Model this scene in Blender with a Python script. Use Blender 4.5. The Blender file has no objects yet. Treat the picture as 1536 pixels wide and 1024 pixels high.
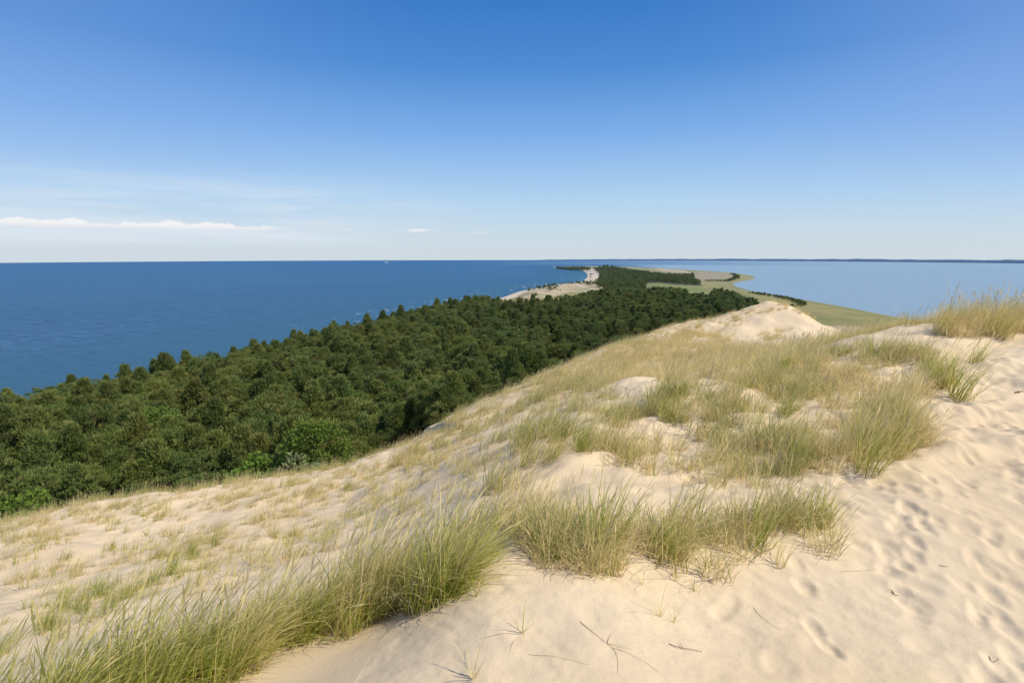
import bpy, math, random
import numpy as np
from mathutils import Vector

random.seed(7)
rng = np.random.default_rng(7)
scene = bpy.context.scene
COL = scene.collection

# ------------------------------------------------------------------ camera frame
F = 853.33            # focal length in photo pixels (20 mm on 36 mm, 1536 px wide)
PITCH = math.radians(8.93)
CP, SP = math.cos(PITCH), math.sin(PITCH)
CAMZ = 45.0           # metres above the sea
RAD = 2 * CAMZ / 0.014 ** 2   # curvature radius of the sea surface

def ray(px, py):
    u, v = px - 768.0, py - 512.0
    return u, F * CP - v * SP, -(v * CP + F * SP)       # x, y, z direction

def at_y(px, py, Y):
    """point on the sight line to a photo position, Y metres ahead"""
    u, f, d = ray(px, py)
    return (u / f * Y, Y, CAMZ + d / f * Y)

def on_level(px, py, z):
    """where the sight line meets the (curved) level surface at height z above the sea"""
    u, f, d = ray(px, py)
    h = math.hypot(u, f)
    t = -d / h
    H = CAMZ - z
    disc = max(t * t - 2 * H / RAD, 0)
    dist = (t - math.sqrt(disc)) * RAD
    return (u / h * dist, f / h * dist)

# ------------------------------------------------------------------ noise
_G = np.random.default_rng(3).random((256, 256))
def vnoise(x, y):
    xi = np.floor(x).astype(np.int64); yi = np.floor(y).astype(np.int64)
    fx = x - xi; fy = y - yi
    fx = fx * fx * fx * (fx * (fx * 6 - 15) + 10); fy = fy * fy * fy * (fy * (fy * 6 - 15) + 10)
    a = _G[xi & 255, yi & 255]; b = _G[(xi + 1) & 255, yi & 255]
    c = _G[xi & 255, (yi + 1) & 255]; d = _G[(xi + 1) & 255, (yi + 1) & 255]
    return (a * (1 - fx) + b * fx) * (1 - fy) + (c * (1 - fx) + d * fx) * fy - 0.5
def fbm(x, y, o=4):
    s = 0; a = 1.0; n = 0
    for k in range(o):
        s = s + a * vnoise(x * 2 ** k + 17.3 * k, y * 2 ** k + 5.7 * k); n += a; a *= 0.5
    return s / n * 2
def sstep(a, b, x):
    t = np.clip((x - a) / (b - a), 0, 1); return t * t * (3 - 2 * t)

# ------------------------------------------------------------------ polygons
def seg_dist(x, y, P, closed=True):
    best = np.full(x.shape, 1e18); bx = np.zeros_like(x); by = np.zeros_like(x)
    n = len(P)
    for i in range(n if closed else n - 1):
        ax, ay = P[i]; cx, cy = P[(i + 1) % n]
        dx, dy = cx - ax, cy - ay
        L = dx * dx + dy * dy + 1e-12
        t = np.clip(((x - ax) * dx + (y - ay) * dy) / L, 0, 1)
        qx = ax + t * dx; qy = ay + t * dy
        d = (x - qx) ** 2 + (y - qy) ** 2
        m = d < best
        best = np.where(m, d, best); bx = np.where(m, qx, bx); by = np.where(m, qy, by)
    return np.sqrt(best), bx, by
def inside(x, y, P):
    r = np.zeros(x.shape, bool); n = len(P)
    for i in range(n):
        ax, ay = P[i]; cx, cy = P[(i + 1) % n]
        if ay == cy: continue
        c = ((ay > y) != (cy > y)) & (x < (cx - ax) * (y - ay) / (cy - ay) + ax)
        r ^= c
    return r
def sdist(x, y, P):                # > 0 inside
    d, bx, by = seg_dist(x, y, P)
    return np.where(inside(x, y, P), d, -d), bx, by
def lvl(pts, z): return [on_level(a, b, z) for a, b in pts]

# ------------------------------------------------------------------ the dune top
CTRL = [(768,1024,3.0),(1536,1024,3.0),(0,1024,4.3),(380,1024,3.5),(730,850,4.5),(1080,870,4.2),(1260,800,4.8),
 (1536,800,4.6),(1536,640,7.0),(1536,540,10.3),(1536,492,13),(1400,500,12.5),(1400,560,10),(1300,700,6.2),
 (1000,690,7.2),(850,680,7.6),(730,760,6.2),(900,600,10.5),(1100,545,15),(1270,515,15.5),(1350,492,14.5),
 (1080,522,28),(1190,524,27),(1150,459,38),(1120,466,37.5),(1200,471,36),(1262,501,31),(1060,486,36),
 (500,800,8.5),(250,850,8),(0,900,7.6),(620,720,10),(600,900,4.8),
 (0,797,12),(150,768,12.3),(300,740,12.5),(500,702,13),(700,642,13.5),(830,582,16),(900,542,20.5),(960,514,27),(1000,496,34)]
CP_ = [at_y(*c) for c in CTRL]
CP_ += [(0,0,42.5),(7,0,42.7),(-6,0,41.2),(16,4,43),(-15,3,38.5),(-22,12,36.5),(0,-12,42.4),(20,-12,43),(-20,-12,37),(26,12,43),(16.5,45,38.6)]
CPA = np.array(CP_)
def _phi(r2): return 0.5 * r2 * np.log(r2 + 1e-9)
_n = len(CPA)
_A = np.zeros((_n + 3, _n + 3))
_d2 = (CPA[:, None, 0] - CPA[None, :, 0]) ** 2 + (CPA[:, None, 1] - CPA[None, :, 1]) ** 2
_A[:_n, :_n] = _phi(_d2) + np.eye(_n) * 0.05
_A[:_n, _n] = 1; _A[:_n, _n + 1] = CPA[:, 0]; _A[:_n, _n + 2] = CPA[:, 1]
_A[_n:, :_n] = _A[:_n, _n:].T
_w = np.linalg.solve(_A, np.concatenate([CPA[:, 2], [0, 0, 0]]))
def dune_top(x, y):
    z = _w[_n] + _w[_n + 1] * x + _w[_n + 2] * y
    for i in range(_n):
        z = z + _w[i] * _phi((x - CPA[i, 0]) ** 2 + (y - CPA[i, 1]) ** 2)
    return z

DUNE = [(-34,14.5),(-20,12.6),(-11.4,12.0),(-7.2,12.5),(-4.3,13.0),(-1.1,13.5),(1.2,16),(3.3,20.5),(6.2,27),(9.4,34),(13.5,39.5),(16.2,40),
        (17.5,38.3),(17.9,36),(17.8,33),(17.4,30.5),(16.0,27.5),(13.8,23),(12.2,18),(11.6,15.0),(13,13.8),(20,13.2),(30,12),(34,0),(30,-25),(-34,-25)]

# ------------------------------------------------------------------ the spit of land
def _s(x, y): return (740 + x / 3.657, 380 + y / 3.657)
COAST = [(-240,-200),(-215,-60),(-170,60),(-150,120),(-118,220),(-84,330),(-62,400),(-36,505)]
COAST += lvl([(735,452),(752,447),(762,443.5),(778,437.5),(800,433),(838,427.5),(860,425.3),(875,421.5),(881.5,416),(882,411.5),(878,407.5),(871,405),(852,402.8),(834,401.6)], 0)
COAST += lvl([(828,400.9),(850,400.2),(880,399.6),(920,399.6),(953,401.0),(986,402.8),(1030,405.0),(1060,406.4),(1095,408.8),(1120,411.6),(1130,414.5),(1133,417),(1125,420),(1108,422.5),(1100,425),(1100,428),(1110,432),(1127,436.5),(1160,441.5),(1205,449.5),(1276,462),(1340,475),(1392,484)], 0)
_lx, _ly = COAST[-1]
COAST += [(_lx + 45, _ly - 70), (_lx + 60, 60), (_lx + 40, -200)]
# forest areas (outline followed on the photo, laid out on the land)
FOREST = [(-225,-200),(-200,-60),(-150,60),(-128,120),(-98,215),(-68,325),(-42,400),(-20,500)]
FOREST += lvl([(738,451),(767,446),(819,445),(855,437.5),(931,434.5),(950,430.5),(975,430),(1000,431),(1040,437),(1080,442),(1092,441),(1078,434),(1056,427.5),(1090,431.5),(1130,443),(1160,452),(1172,459),(1172,468)], 14)
FOREST += [(75,110),(60,40),(55,-200)]
FAR_FOREST = lvl([_s(*p) for p in [(330,75),(470,79),(520,84),(555,93),(578,108),(585,125),(580,140),(572,160),(560,180),(590,192),(640,216),(760,216),(830,196),(845,160),(900,156),(1000,166),(1150,174),(1120,155),(1040,140)]], 3.5) + lvl([_s(*p) for p in [(1060,128),(1110,117),(1090,110),(1000,111),(900,107),(820,97),(740,84),(640,80),(560,78),(420,74)]], 9)
FIELD = lvl([(966,421.5),(1000,423),(1040,427),(1070,432),(1092,440),(1078,442),(1040,436),(1000,429.5),(975,427)], 4)
SANDS = [lvl([(764,445),(770,442.5),(778,437),(800,432.5),(838,427),(862,425),(885,427),(920,430),(945,432),(900,436),(855,437),(819,445)], 3),
         lvl([(862,426),(879,421),(884,413),(881,408.5),(870,405.5),(868,404.3),(884,404.8),(893,408.5),(894,415),(890,421),(886,427)], 3),
         lvl([(966,417),(984,415.8),(986,418.6),(967,419.2)], 3), lvl([(955,420.6),(966,420.4),(966,422),(957,422)], 3),
         lvl([(985,403.5),(1030,406),(1040,410),(1013,408.5),(985,405.5)], 3),
         [tuple(p) for p in lvl([(1225,485),(1260,486.5),(1300,488.5),(1335,493),(1345,500),(1290,496),(1240,491)], 3)]]
MUD = lvl([(1042,406.8),(1092,410),(1104,413),(1098,416.5),(1075,419.5),(1052,420.5),(1036,418),(1050,411)], 2)
HEDGES = [lvl([(1127,439),(1160,443),(1185,448),(1203,454),(1200,458),(1185,459)], 3), lvl([(1060,421),(1090,420.5),(1103,417),(1106,413.5),(1098,410.5)], 3)]
CLEAR = (28.0, 222.0)

def land_z(x, y, sd):
    """height of the land above the sea, before the dune is laid on it"""
    z = np.where(sd > 0, 2.2 * (1 - np.exp(-np.maximum(sd, 0) / 16)), np.maximum(sd * 0.05, -3.0))
    fo = sdist(x, y, FOREST)[0]
    z = z + 2.2 * sstep(-15, 45, fo) * sstep(0, 30, sd)
    z = z + sstep(0, 40, fo) * 1.8 * fbm(x / 60, y / 60, 3)
    # wide foot of the dune
    dd = -sdist(x, y, DUNE)[0]
    left = sstep(60, -10, x - 0.42 * y)
    z = z + sstep(0, 30, sd) * 8.0 * np.exp(-(np.maximum(dd, 0) / 85) ** 2) * (0.25 + 0.75 * left)
    # hummocks of the outer dunes
    s1 = np.maximum(sdist(x, y, SANDS[0])[0], sdist(x, y, SANDS[1])[0])
    z = z + sstep(0, 20, s1) * sstep(2, 20, sd) * (2.5 + 4.5 * fbm(x / 35, y / 35, 4))
    for (px, py, hh, wd) in [(905,405,8,90),(893,408,6,50),(925,403,4,160),(985,412,3,120)]:
        cx, cy = on_level(px, py, 3)
        z = z + sstep(5, 60, sd) * hh * np.exp(-((x - cx) ** 2 + (y - cy) ** 2) / wd ** 2)
    return z

PRINTS = []
def footprints():
    r = random.Random(11)
    def walk(x, y, ang, n, step=0.62, wob=.06):
        side = 1
        for i in range(n):
            PRINTS.append((x + side * .11 * math.cos(ang) , y - side * .11 * math.sin(ang), ang + side * .1 + r.uniform(-.15, .15), r.uniform(.085, .13), r.uniform(.04, .06), r.uniform(.016, .034)))
            side = -side; ang += r.uniform(-wob, wob)
            x += math.sin(ang) * step; y += math.cos(ang) * step
    for k in range(34):
        walk(r.uniform(2.0, 6.6), r.uniform(1.2, 3.2), r.uniform(.0, .32), 20, r.uniform(.5, .75))
    for k in range(12):
        walk(r.uniform(5.6, 9.5), r.uniform(2, 4), r.uniform(-.1, .25), 14)
    for k in range(760):      # old, half filled prints
        x = r.uniform(-.4, 9.0); y = r.uniform(1.9, 10.5)
        if k > 110 and x < 1.6 + .25 * y: continue
        PRINTS.append((x, y, r.uniform(-.5, 1.0), r.uniform(.08, .18), r.uniform(.05, .11), r.uniform(.012, .028)))
footprints()

def heights(x, y, detail=True):
    x = np.asarray(x, float); y = np.asarray(y, float)
    sd, _, _ = sdist(x, y, COAST)
    z = land_z(x, y, sd)
    r = np.hypot(x, y)
    near = r < 220
    xn, yn = x[near], y[near]
    s, bx, by = sdist(xn, yn, DUNE)
    ins = s >= 0
    qx = np.where(ins, xn, bx); qy = np.where(ins, yn, by)
    t = dune_top(qx, qy)
    out = np.maximum(-s, 0)
    w = 1.5
    t = t - math.tan(math.radians(31)) * (np.sqrt(out ** 2 + w * w) - w)
    # hummocky blown sand
    g = sstep(-25, 2, s)
    t = t + g * (0.10 * fbm(xn / 1.7, yn / 1.7, 3) + 0.22 * fbm(xn / 5.5 + 9, yn / 5.5, 2) * sstep(4, 12, np.hypot(xn, yn)))
    lf = sstep(1.0, -3.0, xn - 0.1 * yn) * sstep(3.5, 7, yn)
    t = t + g * lf * (0.07 * fbm(xn / .9, yn / .6, 3) + 0.03 * fbm(xn / .3, yn / .22, 2))
    md = sstep(24, 30, yn)
    t = t + g * md * (0.22 * fbm(xn / 2.0, yn / 2.0, 3) + 0.7 * np.exp(-np.hypot(xn - 17.0, yn - 37.8) / 2.2) - .15)
    # ledges of sand held by roots in the middle
    mm = sstep(-1.0, 1.0, xn) * sstep(5.2, 6.5, yn) * sstep(16, 11, yn)
    t = t + g * mm * 0.16 * fbm(xn / .9, yn / .6, 3)
    if detail:
        rn = np.hypot(xn, yn)
        k = np.where((rn < 17) & (xn > -1) & (yn > 0))[0]
        X, Y = xn[k], yn[k]
        rx = X * .82 + Y * .57; ry = Y * .82 - X * .57
        dz = 0.005 * fbm(X / .09, Y / .12, 2) + 0.022 * fbm(X / .6, Y / .9, 2) + .009 * fbm(rx / .10, ry / .42, 2) * sstep(-.25, .3, fbm(X / 1.4, Y / 1.4, 2) + .15)
        order = np.argsort(Y); Xs, Ys = X[order], Y[order]; acc = np.zeros_like(Xs)
        for (fx, fy, a, L, W, D) in PRINTS:
            lo, hi = np.searchsorted(Ys, [fy - .7, fy + .7])
            if hi <= lo: continue
            dx = Xs[lo:hi] - fx; dy = Ys[lo:hi] - fy
            u = (dx * math.cos(a) - dy * math.sin(a)) / W; v = (dx * math.sin(a) + dy * math.cos(a)) / L
            q = u * u + v * v
            acc[lo:hi] += -.75 * D * np.exp(-(q ** 1.7) * .9) + D * .10 * np.exp(-((np.sqrt(q) - 1.55) / .35) ** 2)
        dz[order] += np.clip(acc, -.028, .012)
        t[k] += dz
    # smooth maximum with the land
    zl = z[near]; kk = 1.5
    h = np.clip(.5 + .5 * (t - zl) / kk, 0, 1)
    z[near] = zl * (1 - h) + t * h + kk * h * (1 - h)
    return z - r * r / (2 * RAD)

def zat(x, y): return float(heights(np.array([x]), np.array([y]))[0])

def hit(px, py, Y0=2.0, Y1=60.0, n=500):
    """march the sight line to the dune surface: where a thing seen at (px, py) stands"""
    u, f, d = ray(px, py)
    Y = Y0 * (Y1 / Y0) ** np.linspace(0, 1, n)
    x = u / f * Y; z = CAMZ + d / f * Y
    hz = heights(x, Y, False)
    k = np.where(z <= hz)[0]
    i = k[0] if len(k) else n - 1
    return (float(x[i]), float(Y[i]))

# ------------------------------------------------------------------ object helpers
def tag(o, label=None, cat=None, group=None, kind=None):
    if label: o['label'] = label
    if cat: o['category'] = cat
    if group: o['group'] = group
    if kind: o['kind'] = kind
    return o
def np_mesh(name, V, faces, k, mats, attrs=None, smooth=True):
    me = bpy.data.meshes.new(name)
    V = np.ascontiguousarray(V, np.float32); faces = np.ascontiguousarray(faces, np.int32)
    me.vertices.add(len(V)); me.vertices.foreach_set('co', V.ravel())
    me.loops.add(faces.size); me.loops.foreach_set('vertex_index', faces.ravel())
    me.polygons.add(len(faces)); me.polygons.foreach_set('loop_start', np.arange(0, faces.size, k, dtype=np.int32))
    me.update(calc_edges=True)
    if smooth: me.polygons.foreach_set('use_smooth', np.ones(len(faces), bool))
    else: me.polygons.foreach_set('use_smooth', np.zeros(len(faces), bool))
    for m in mats: me.materials.append(m)
    for a, arr in (attrs or {}).items():
        at = me.attributes.new(a, 'FLOAT', 'POINT'); at.data.foreach_set('value', np.ascontiguousarray(arr, np.float32))
    return me
def obj(name, me, parent=None):
    o = bpy.data.objects.new(name, me); COL.objects.link(o); o.parent = parent
    return o
def empty(name, loc, rz=0):
    o = bpy.data.objects.new(name, None); COL.objects.link(o); o.location = loc; o.rotation_euler = (0, 0, rz)
    o.empty_display_size = .2
    return o

# ------------------------------------------------------------------ material helpers
class NT:
    def __init__(s, name):
        s.m = bpy.data.materials.new(name); s.m.use_nodes = True; s.t = s.m.node_tree
        s.t.nodes.clear(); s.out = s.n('ShaderNodeOutputMaterial')
    def n(s, ty, **kw):
        nd = s.t.nodes.new(ty)
        for k, v in kw.items(): setattr(nd, k, v)
        return nd
    def l(s, a, b): s.t.links.new(a, b)
    def val(s, sock, v):
        if isinstance(v, (int, float, tuple, list)): sock.default_value = v
        else: s.l(v, sock)
    def mth(s, op, a, b=0.0, c=None, clamp=False):
        nd = s.n('ShaderNodeMath', operation=op, use_clamp=clamp); s.val(nd.inputs[0], a); s.val(nd.inputs[1], b)
        if c is not None: s.val(nd.inputs[2], c)
        return nd.outputs[0]
    def mix(s, f, a, b, bt='MIX'):
        nd = s.n('ShaderNodeMix', data_type='RGBA', blend_type=bt); s.val(nd.inputs['Factor'], f)
        a = (*a, 1) if isinstance(a, tuple) and len(a) == 3 else a; b = (*b, 1) if isinstance(b, tuple) and len(b) == 3 else b
        s.val(nd.inputs[6], a); s.val(nd.inputs[7], b)
        return nd.outputs[2]
    def noise(s, vec, scale, detail=4, rough=.55, dist=0):
        nd = s.n('ShaderNodeTexNoise'); nd.inputs['Scale'].default_value = scale; nd.inputs['Detail'].default_value = detail
        nd.inputs['Roughness'].default_value = rough; nd.inputs['Distortion'].default_value = dist
        s.l(vec, nd.inputs['Vector']); return nd.outputs[0]
    def ramp(s, v, lo, hi):
        nd = s.n('ShaderNodeMapRange', interpolation_type='SMOOTHSTEP'); s.val(nd.inputs[0], v); nd.inputs[1].default_value = lo; nd.inputs[2].default_value = hi
        return nd.outputs[0]
    def attr(s, name, ty='GEOMETRY'):
        nd = s.n('ShaderNodeAttribute', attribute_type=ty, attribute_name=name); return nd.outputs['Fac']
    def pos(s): return s.n('ShaderNodeNewGeometry').outputs['Position']
    def scalev(s, vec, sc, rot=0):
        nd = s.n('ShaderNodeMapping'); nd.inputs['Scale'].default_value = sc; nd.inputs['Rotation'].default_value = (0, 0, rot); s.l(vec, nd.inputs[0]); return nd.outputs[0]
    def bump(s, h, strength=.5, dist=.01, normal=None):
        nd = s.n('ShaderNodeBump'); nd.inputs['Strength'].default_value = strength; nd.inputs['Distance'].default_value = dist; s.l(h, nd.inputs['Height'])
        if normal is not None: s.l(normal, nd.inputs['Normal'])
        return nd.outputs[0]
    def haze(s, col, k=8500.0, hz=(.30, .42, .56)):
        """aerial perspective painted into the base colour: paler and bluer away from the origin"""
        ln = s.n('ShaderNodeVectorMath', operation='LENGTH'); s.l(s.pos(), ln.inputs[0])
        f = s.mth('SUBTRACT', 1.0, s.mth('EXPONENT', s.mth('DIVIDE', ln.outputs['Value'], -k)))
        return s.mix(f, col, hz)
    def surf(s, col, rough=.9, normal=None, spec=.1, **kw):
        b = s.n('ShaderNodeBsdfPrincipled'); s.val(b.inputs['Base Color'], (*col, 1) if isinstance(col, tuple) else col)
        s.val(b.inputs['Roughness'], rough); b.inputs['Specular IOR Level'].default_value = spec
        if normal is not None: s.l(normal, b.inputs['Normal'])
        for k, v in kw.items(): s.val(b.inputs[k], v)
        s.l(b.outputs[0], s.out.inputs[0]); return b

def mat_sand():
    t = NT('dune_sand'); p = t.pos()
    big = t.noise(p, .6, 5); mid = t.noise(p, 5, 5, .6); fine = t.noise(p, 160, 2, .7); gr = t.noise(p, 900, 1)
    c = t.mix(t.ramp(big, .3, .7), (.67, .525, .33), (.73, .585, .38))
    c = t.mix(t.mth('MULTIPLY', t.ramp(mid, .45, .75), .35), c, (.53, .42, .29))
    c = t.mix(t.mth('MULTIPLY', t.ramp(fine, .50, .70), .45), c, (.42, .34, .24))
    rl = t.noise(t.scalev(p, (7, 1.6, 7), .5), 3.0, 3, .6, .6)
    n1 = t.bump(t.noise(p, 28, 4, .65), .35, .012); n2 = t.bump(mid, .2, .03, n1); n3 = t.bump(fine, .7, .004, n2); c = t.mix(t.mth('MULTIPLY', t.ramp(gr, .52, .70), .45), c, (.33, .26, .18)); c = t.mix(t.mth('MULTIPLY', t.ramp(t.noise(p, 14, 4, .7), .6, .75), .18), c, (.50, .37, .24))
    t.surf(c, .95, n3, .05); return t.m
def mat_land(kind):
    t = NT(kind); p = t.pos(); a = t.noise(p, .03, 6, .6); b = t.noise(p, .35, 5, .6); s = t.noise(t.scalev(p, (.02, .004, .02), -.35), 2, 4)
    if kind == 'beach_sand':
        c = t.mix(t.ramp(b, .4, .65), (.45, .35, .215), (.29, .255, .13)); c = t.mix(t.ramp(a, .52, .66), c, (.20, .20, .10))
        c = t.mix(t.mth('MULTIPLY', t.ramp(t.noise(p, .09, 4), .55, .7), .5), c, (.66, .58, .46))
    elif kind == 'white_beach': c = t.mix(b, (.60, .50, .37), (.50, .41, .29))
    elif kind == 'meadow_grass':
        c = t.mix(t.ramp(a, .3, .7), (.195, .195, .05), (.30, .255, .085)); c = t.mix(t.ramp(s, .45, .7), c, (.14, .155, .045))
        c = t.mix(t.mth('MULTIPLY', b, .4), c, (.24, .20, .10))
    elif kind == 'field_grass': c = t.mix(t.ramp(a, .3, .7), (.155, .18, .04), (.21, .205, .06))
    elif kind == 'mud_flat': c = t.mix(t.ramp(a, .35, .65), (.26, .215, .11), (.29, .24, .15))
    else: c = t.mix(t.ramp(b, .35, .6), (.04, .05, .02), (.10, .09, .045))
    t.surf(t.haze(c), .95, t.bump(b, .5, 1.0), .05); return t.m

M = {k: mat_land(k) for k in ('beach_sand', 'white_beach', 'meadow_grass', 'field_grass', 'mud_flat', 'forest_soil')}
M['sand'] = mat_sand()
def mat_clearing():
    t = NT('clearing_sand'); p = t.pos(); t.surf(t.mix(t.ramp(t.noise(p, .5, 4), .4, .7), (.50, .38, .27), (.28, .21, .13)), .95); return t.m
M['clearing'] = mat_clearing()

def mat_water():
    t = NT('sea_water'); p = t.pos(); lg = t.attr('lagoon'); sh = t.attr('shore'); ds = t.attr('dist')
    n_big = t.noise(t.scalev(p, (.004, .012, 1), .5), 1, 5, .6); n_mid = t.noise(t.scalev(p, (.05, .16, 1), -.45), 1, 5, .65); n_w = t.noise(t.scalev(p, (.25, .7, 1), -.5), 1, 6, .7)
    deep = t.mix(t.ramp(n_big, .35, .65), (.022, .100, .190), (.032, .118, .215))
    deep = t.mix(t.ramp(n_mid, .40, .72), deep, (.042, .135, .24))
    deep = t.mix(t.ramp(ds, 300, 3000), deep, (.025, .105, .225))
    deep = t.mix(t.mth('MULTIPLY', t.ramp(n_w, .50, .60), t.ramp(ds, 900, 200)), deep, (.075, .18, .31))
    deep = t.mix(t.mth('MULTIPLY', t.ramp(t.noise(t.scalev(p, (.12, .42, 1), -.62), 1, 6, .65), .53, .42), t.ramp(ds, 1200, 150)), deep, (.012, .062, .130))
    shal = t.mix(n_big, (.022, .10, .175), (.03, .115, .185))
    deep = t.mix(t.ramp(sh, 170, 10), deep, shal)
    lagc = t.mix(n_big, (.235, .345, .41), (.265, .375, .44)); lagc = t.mix(t.ramp(n_mid, .4, .8), lagc, (.235, .345, .42))
    c = t.mix(lg, deep, lagc)
    # breakers and a few whitecaps
    fo = t.noise(t.scalev(p, (.22, .05, 1), -.25), 1, 5, .7)
    band = t.mth('MULTIPLY', t.mth('MULTIPLY', t.ramp(sh, 85, 30), t.mth('MULTIPLY', t.ramp(ds, 330, 460), t.ramp(ds, 1500, 700))), t.ramp(fo, .585, .65))
    caps = t.mth('MULTIPLY', t.ramp(t.noise(t.scalev(p, (.10, .30, 1), -.4), 1, 5, .7), .70, .76), t.ramp(ds, 1100, 500))
    foam = t.mth('MULTIPLY', t.mth('MAXIMUM', band, t.mth('MULTIPLY', caps, .55)), t.mth('SUBTRACT', 1, lg), clamp=True)
    c = t.mix(t.mth('MULTIPLY', foam, .55), c, (.75, .80, .82))
    nn = t.bump(n_w, .9, 1.1, t.bump(n_mid, .8, 3.2))
    t.surf(c, t.mth('ADD', .42, t.mth('MULTIPLY', foam, .4)), nn, .28); return t.m
M['water'] = mat_water()

def mat_foliage(name, cols, trans=.25):
    t = NT(name); rd = t.n('ShaderNodeObjectInfo').outputs['Random']; ti = t.attr('tint')
    n = t.noise(t.pos(), .045, 3)
    c = t.mix(t.ramp(rd, .1, .9), cols[0], cols[1]); c = t.mix(t.ramp(n, .45, .62), c, cols[2])
    c = t.mix(t.mth('MULTIPLY', t.ramp(ti, .55, 1.0), .75), c, cols[3])
    hs = t.n('ShaderNodeHueSaturation'); t.val(hs.inputs['Value'], t.mth('ADD', .84, t.mth('MULTIPLY', t.mth('FRACT', t.mth('MULTIPLY', rd, 7.31)), .5))); t.l(c, hs.inputs['Color'])
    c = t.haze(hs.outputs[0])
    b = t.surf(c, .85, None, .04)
    tr = t.n('ShaderNodeBsdfTranslucent'); t.l(c, tr.inputs[0]); mx = t.n('ShaderNodeMixShader'); mx.inputs[0].default_value = trans
    t.l(b.outputs[0], mx.inputs[1]); t.l(tr.outputs[0], mx.inputs[2]); t.l(mx.outputs[0], t.out.inputs[0]); return t.m
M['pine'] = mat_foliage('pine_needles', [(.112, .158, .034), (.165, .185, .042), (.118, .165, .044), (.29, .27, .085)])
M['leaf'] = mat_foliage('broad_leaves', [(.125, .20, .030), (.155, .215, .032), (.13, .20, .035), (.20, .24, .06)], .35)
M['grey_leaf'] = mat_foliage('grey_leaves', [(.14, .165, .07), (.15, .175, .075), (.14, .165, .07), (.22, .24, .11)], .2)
def mat_bark():
    t = NT('pine_bark'); p = t.pos(); t.surf(t.mix(t.noise(t.scalev(p, (1, 1, .3)), 12, 4), (.14, .085, .055), (.30, .18, .115)), .9, t.bump(t.noise(p, 20, 4), .6, .03)); return t.m
M['bark'] = mat_bark()
def mat_grass(name, green, mid, straw, trans=.42):
    t = NT(name); ti = t.attr('tint'); hg = t.attr('along'); tone = t.attr('tone', 'INSTANCER'); rd = t.n('ShaderNodeObjectInfo').outputs['Random']
    k = t.mth('ADD', ti, t.mth('ADD', t.mth('MULTIPLY', tone, .9), t.mth('MULTIPLY', t.mth('SUBTRACT', rd, .5), .35)))
    c = t.mix(t.ramp(k, .35, .85), green, mid); c = t.mix(t.ramp(k, .75, 1.25), c, straw)
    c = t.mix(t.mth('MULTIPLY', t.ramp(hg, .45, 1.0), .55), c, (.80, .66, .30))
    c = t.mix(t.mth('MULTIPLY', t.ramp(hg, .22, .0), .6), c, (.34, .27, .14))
    b = t.surf(c, .7, None, .07)
    tr = t.n('ShaderNodeBsdfTranslucent'); t.l(c, tr.inputs[0]); mx = t.n('ShaderNodeMixShader'); mx.inputs[0].default_value = trans
    t.l(b.outputs[0], mx.inputs[1]); t.l(tr.outputs[0], mx.inputs[2]); t.l(mx.outputs[0], t.out.inputs[0]); return t.m
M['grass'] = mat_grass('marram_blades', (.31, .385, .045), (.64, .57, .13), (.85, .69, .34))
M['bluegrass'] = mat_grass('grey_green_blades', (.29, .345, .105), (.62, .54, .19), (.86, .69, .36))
def mat_plain(name, a, b, sc=20):
    t = NT(name); t.surf(t.mix(t.noise(t.pos(), sc, 4), a, b), .85); return t.m
M['stalk'] = mat_plain('dry_stalk', (.46, .36, .20), (.60, .50, .32))
M['twig'] = mat_plain('dark_twig', (.10, .065, .04), (.22, .15, .10), 60)
M['hull'] = mat_plain('ship_paint', (.70, .72, .74), (.80, .80, .80), 3)
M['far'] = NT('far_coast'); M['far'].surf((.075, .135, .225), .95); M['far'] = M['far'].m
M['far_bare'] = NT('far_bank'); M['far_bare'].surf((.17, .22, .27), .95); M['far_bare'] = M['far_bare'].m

# ------------------------------------------------------------------ ground sheet (polar grid, fine near the photographer)
def polar(r, th):
    R_, T_ = np.meshgrid(r, th, indexing='ij')
    return R_ * np.sin(T_), R_ * np.cos(T_)
def grid_faces(nr, nt):
    i = np.arange(nr - 1)[:, None] * nt + np.arange(nt - 1)[None, :]
    return np.stack([i, i + nt, i + nt + 1, i + 1], -1).reshape(-1, 4)[:, ::-1]
r1 = 1.0 * np.exp(np.arange(0, math.log(16), .0045)); r2 = r1[-1] * np.exp(np.arange(.007, math.log(70 / 16) + .0, .007)); r3 = r2[-1] * np.exp(np.arange(.011, math.log(3000 / r2[-1]), .011))
rr = np.concatenate([r1, r2, r3])
th = np.linspace(math.radians(-80), math.radians(80), 1040)
gx, gy = polar(rr, th)
gz = heights(gx.ravel(), gy.ravel()).reshape(gx.shape)
V = np.stack([gx.ravel(), gy.ravel(), gz.ravel()], 1)
FC = grid_faces(len(rr), len(th))
cx = V[FC, 0].mean(1); cy = V[FC, 1].mean(1)
sdc = sdist(cx, cy, COAST)[0]; sdd = sdist(cx, cy, DUNE)[0]
nz = fbm(cx / 40, cy / 40, 4) * 8
fo = np.maximum(sdist(cx, cy, FOREST)[0], sdist(cx, cy, FAR_FOREST)[0])
cls = np.full(len(FC), 1)                                   # 1 meadow
cls[(sdist(cx, cy, FIELD)[0] > 0)] = 2
cls[(sdist(cx, cy, MUD)[0] + nz * .5 > 0)] = 3
cls[fo > 0] = 4
for S in SANDS: cls[(sdist(cx, cy, S)[0] + nz * .6 > 0) & (fo < 14)] = 5
cls[(sdc < np.where(cy > 900, 38, 14)) & (cx < 0.13 * cy + 110) & (cx < .19 * cy)] = 6
cls[(np.hypot((cx - CLEAR[0]) / 28, (cy - CLEAR[1]) / 32) + nz * .04 < 1)] = 8
cls[sdd > -26 + nz * .2] = 0
keep = sdc > -40
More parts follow.
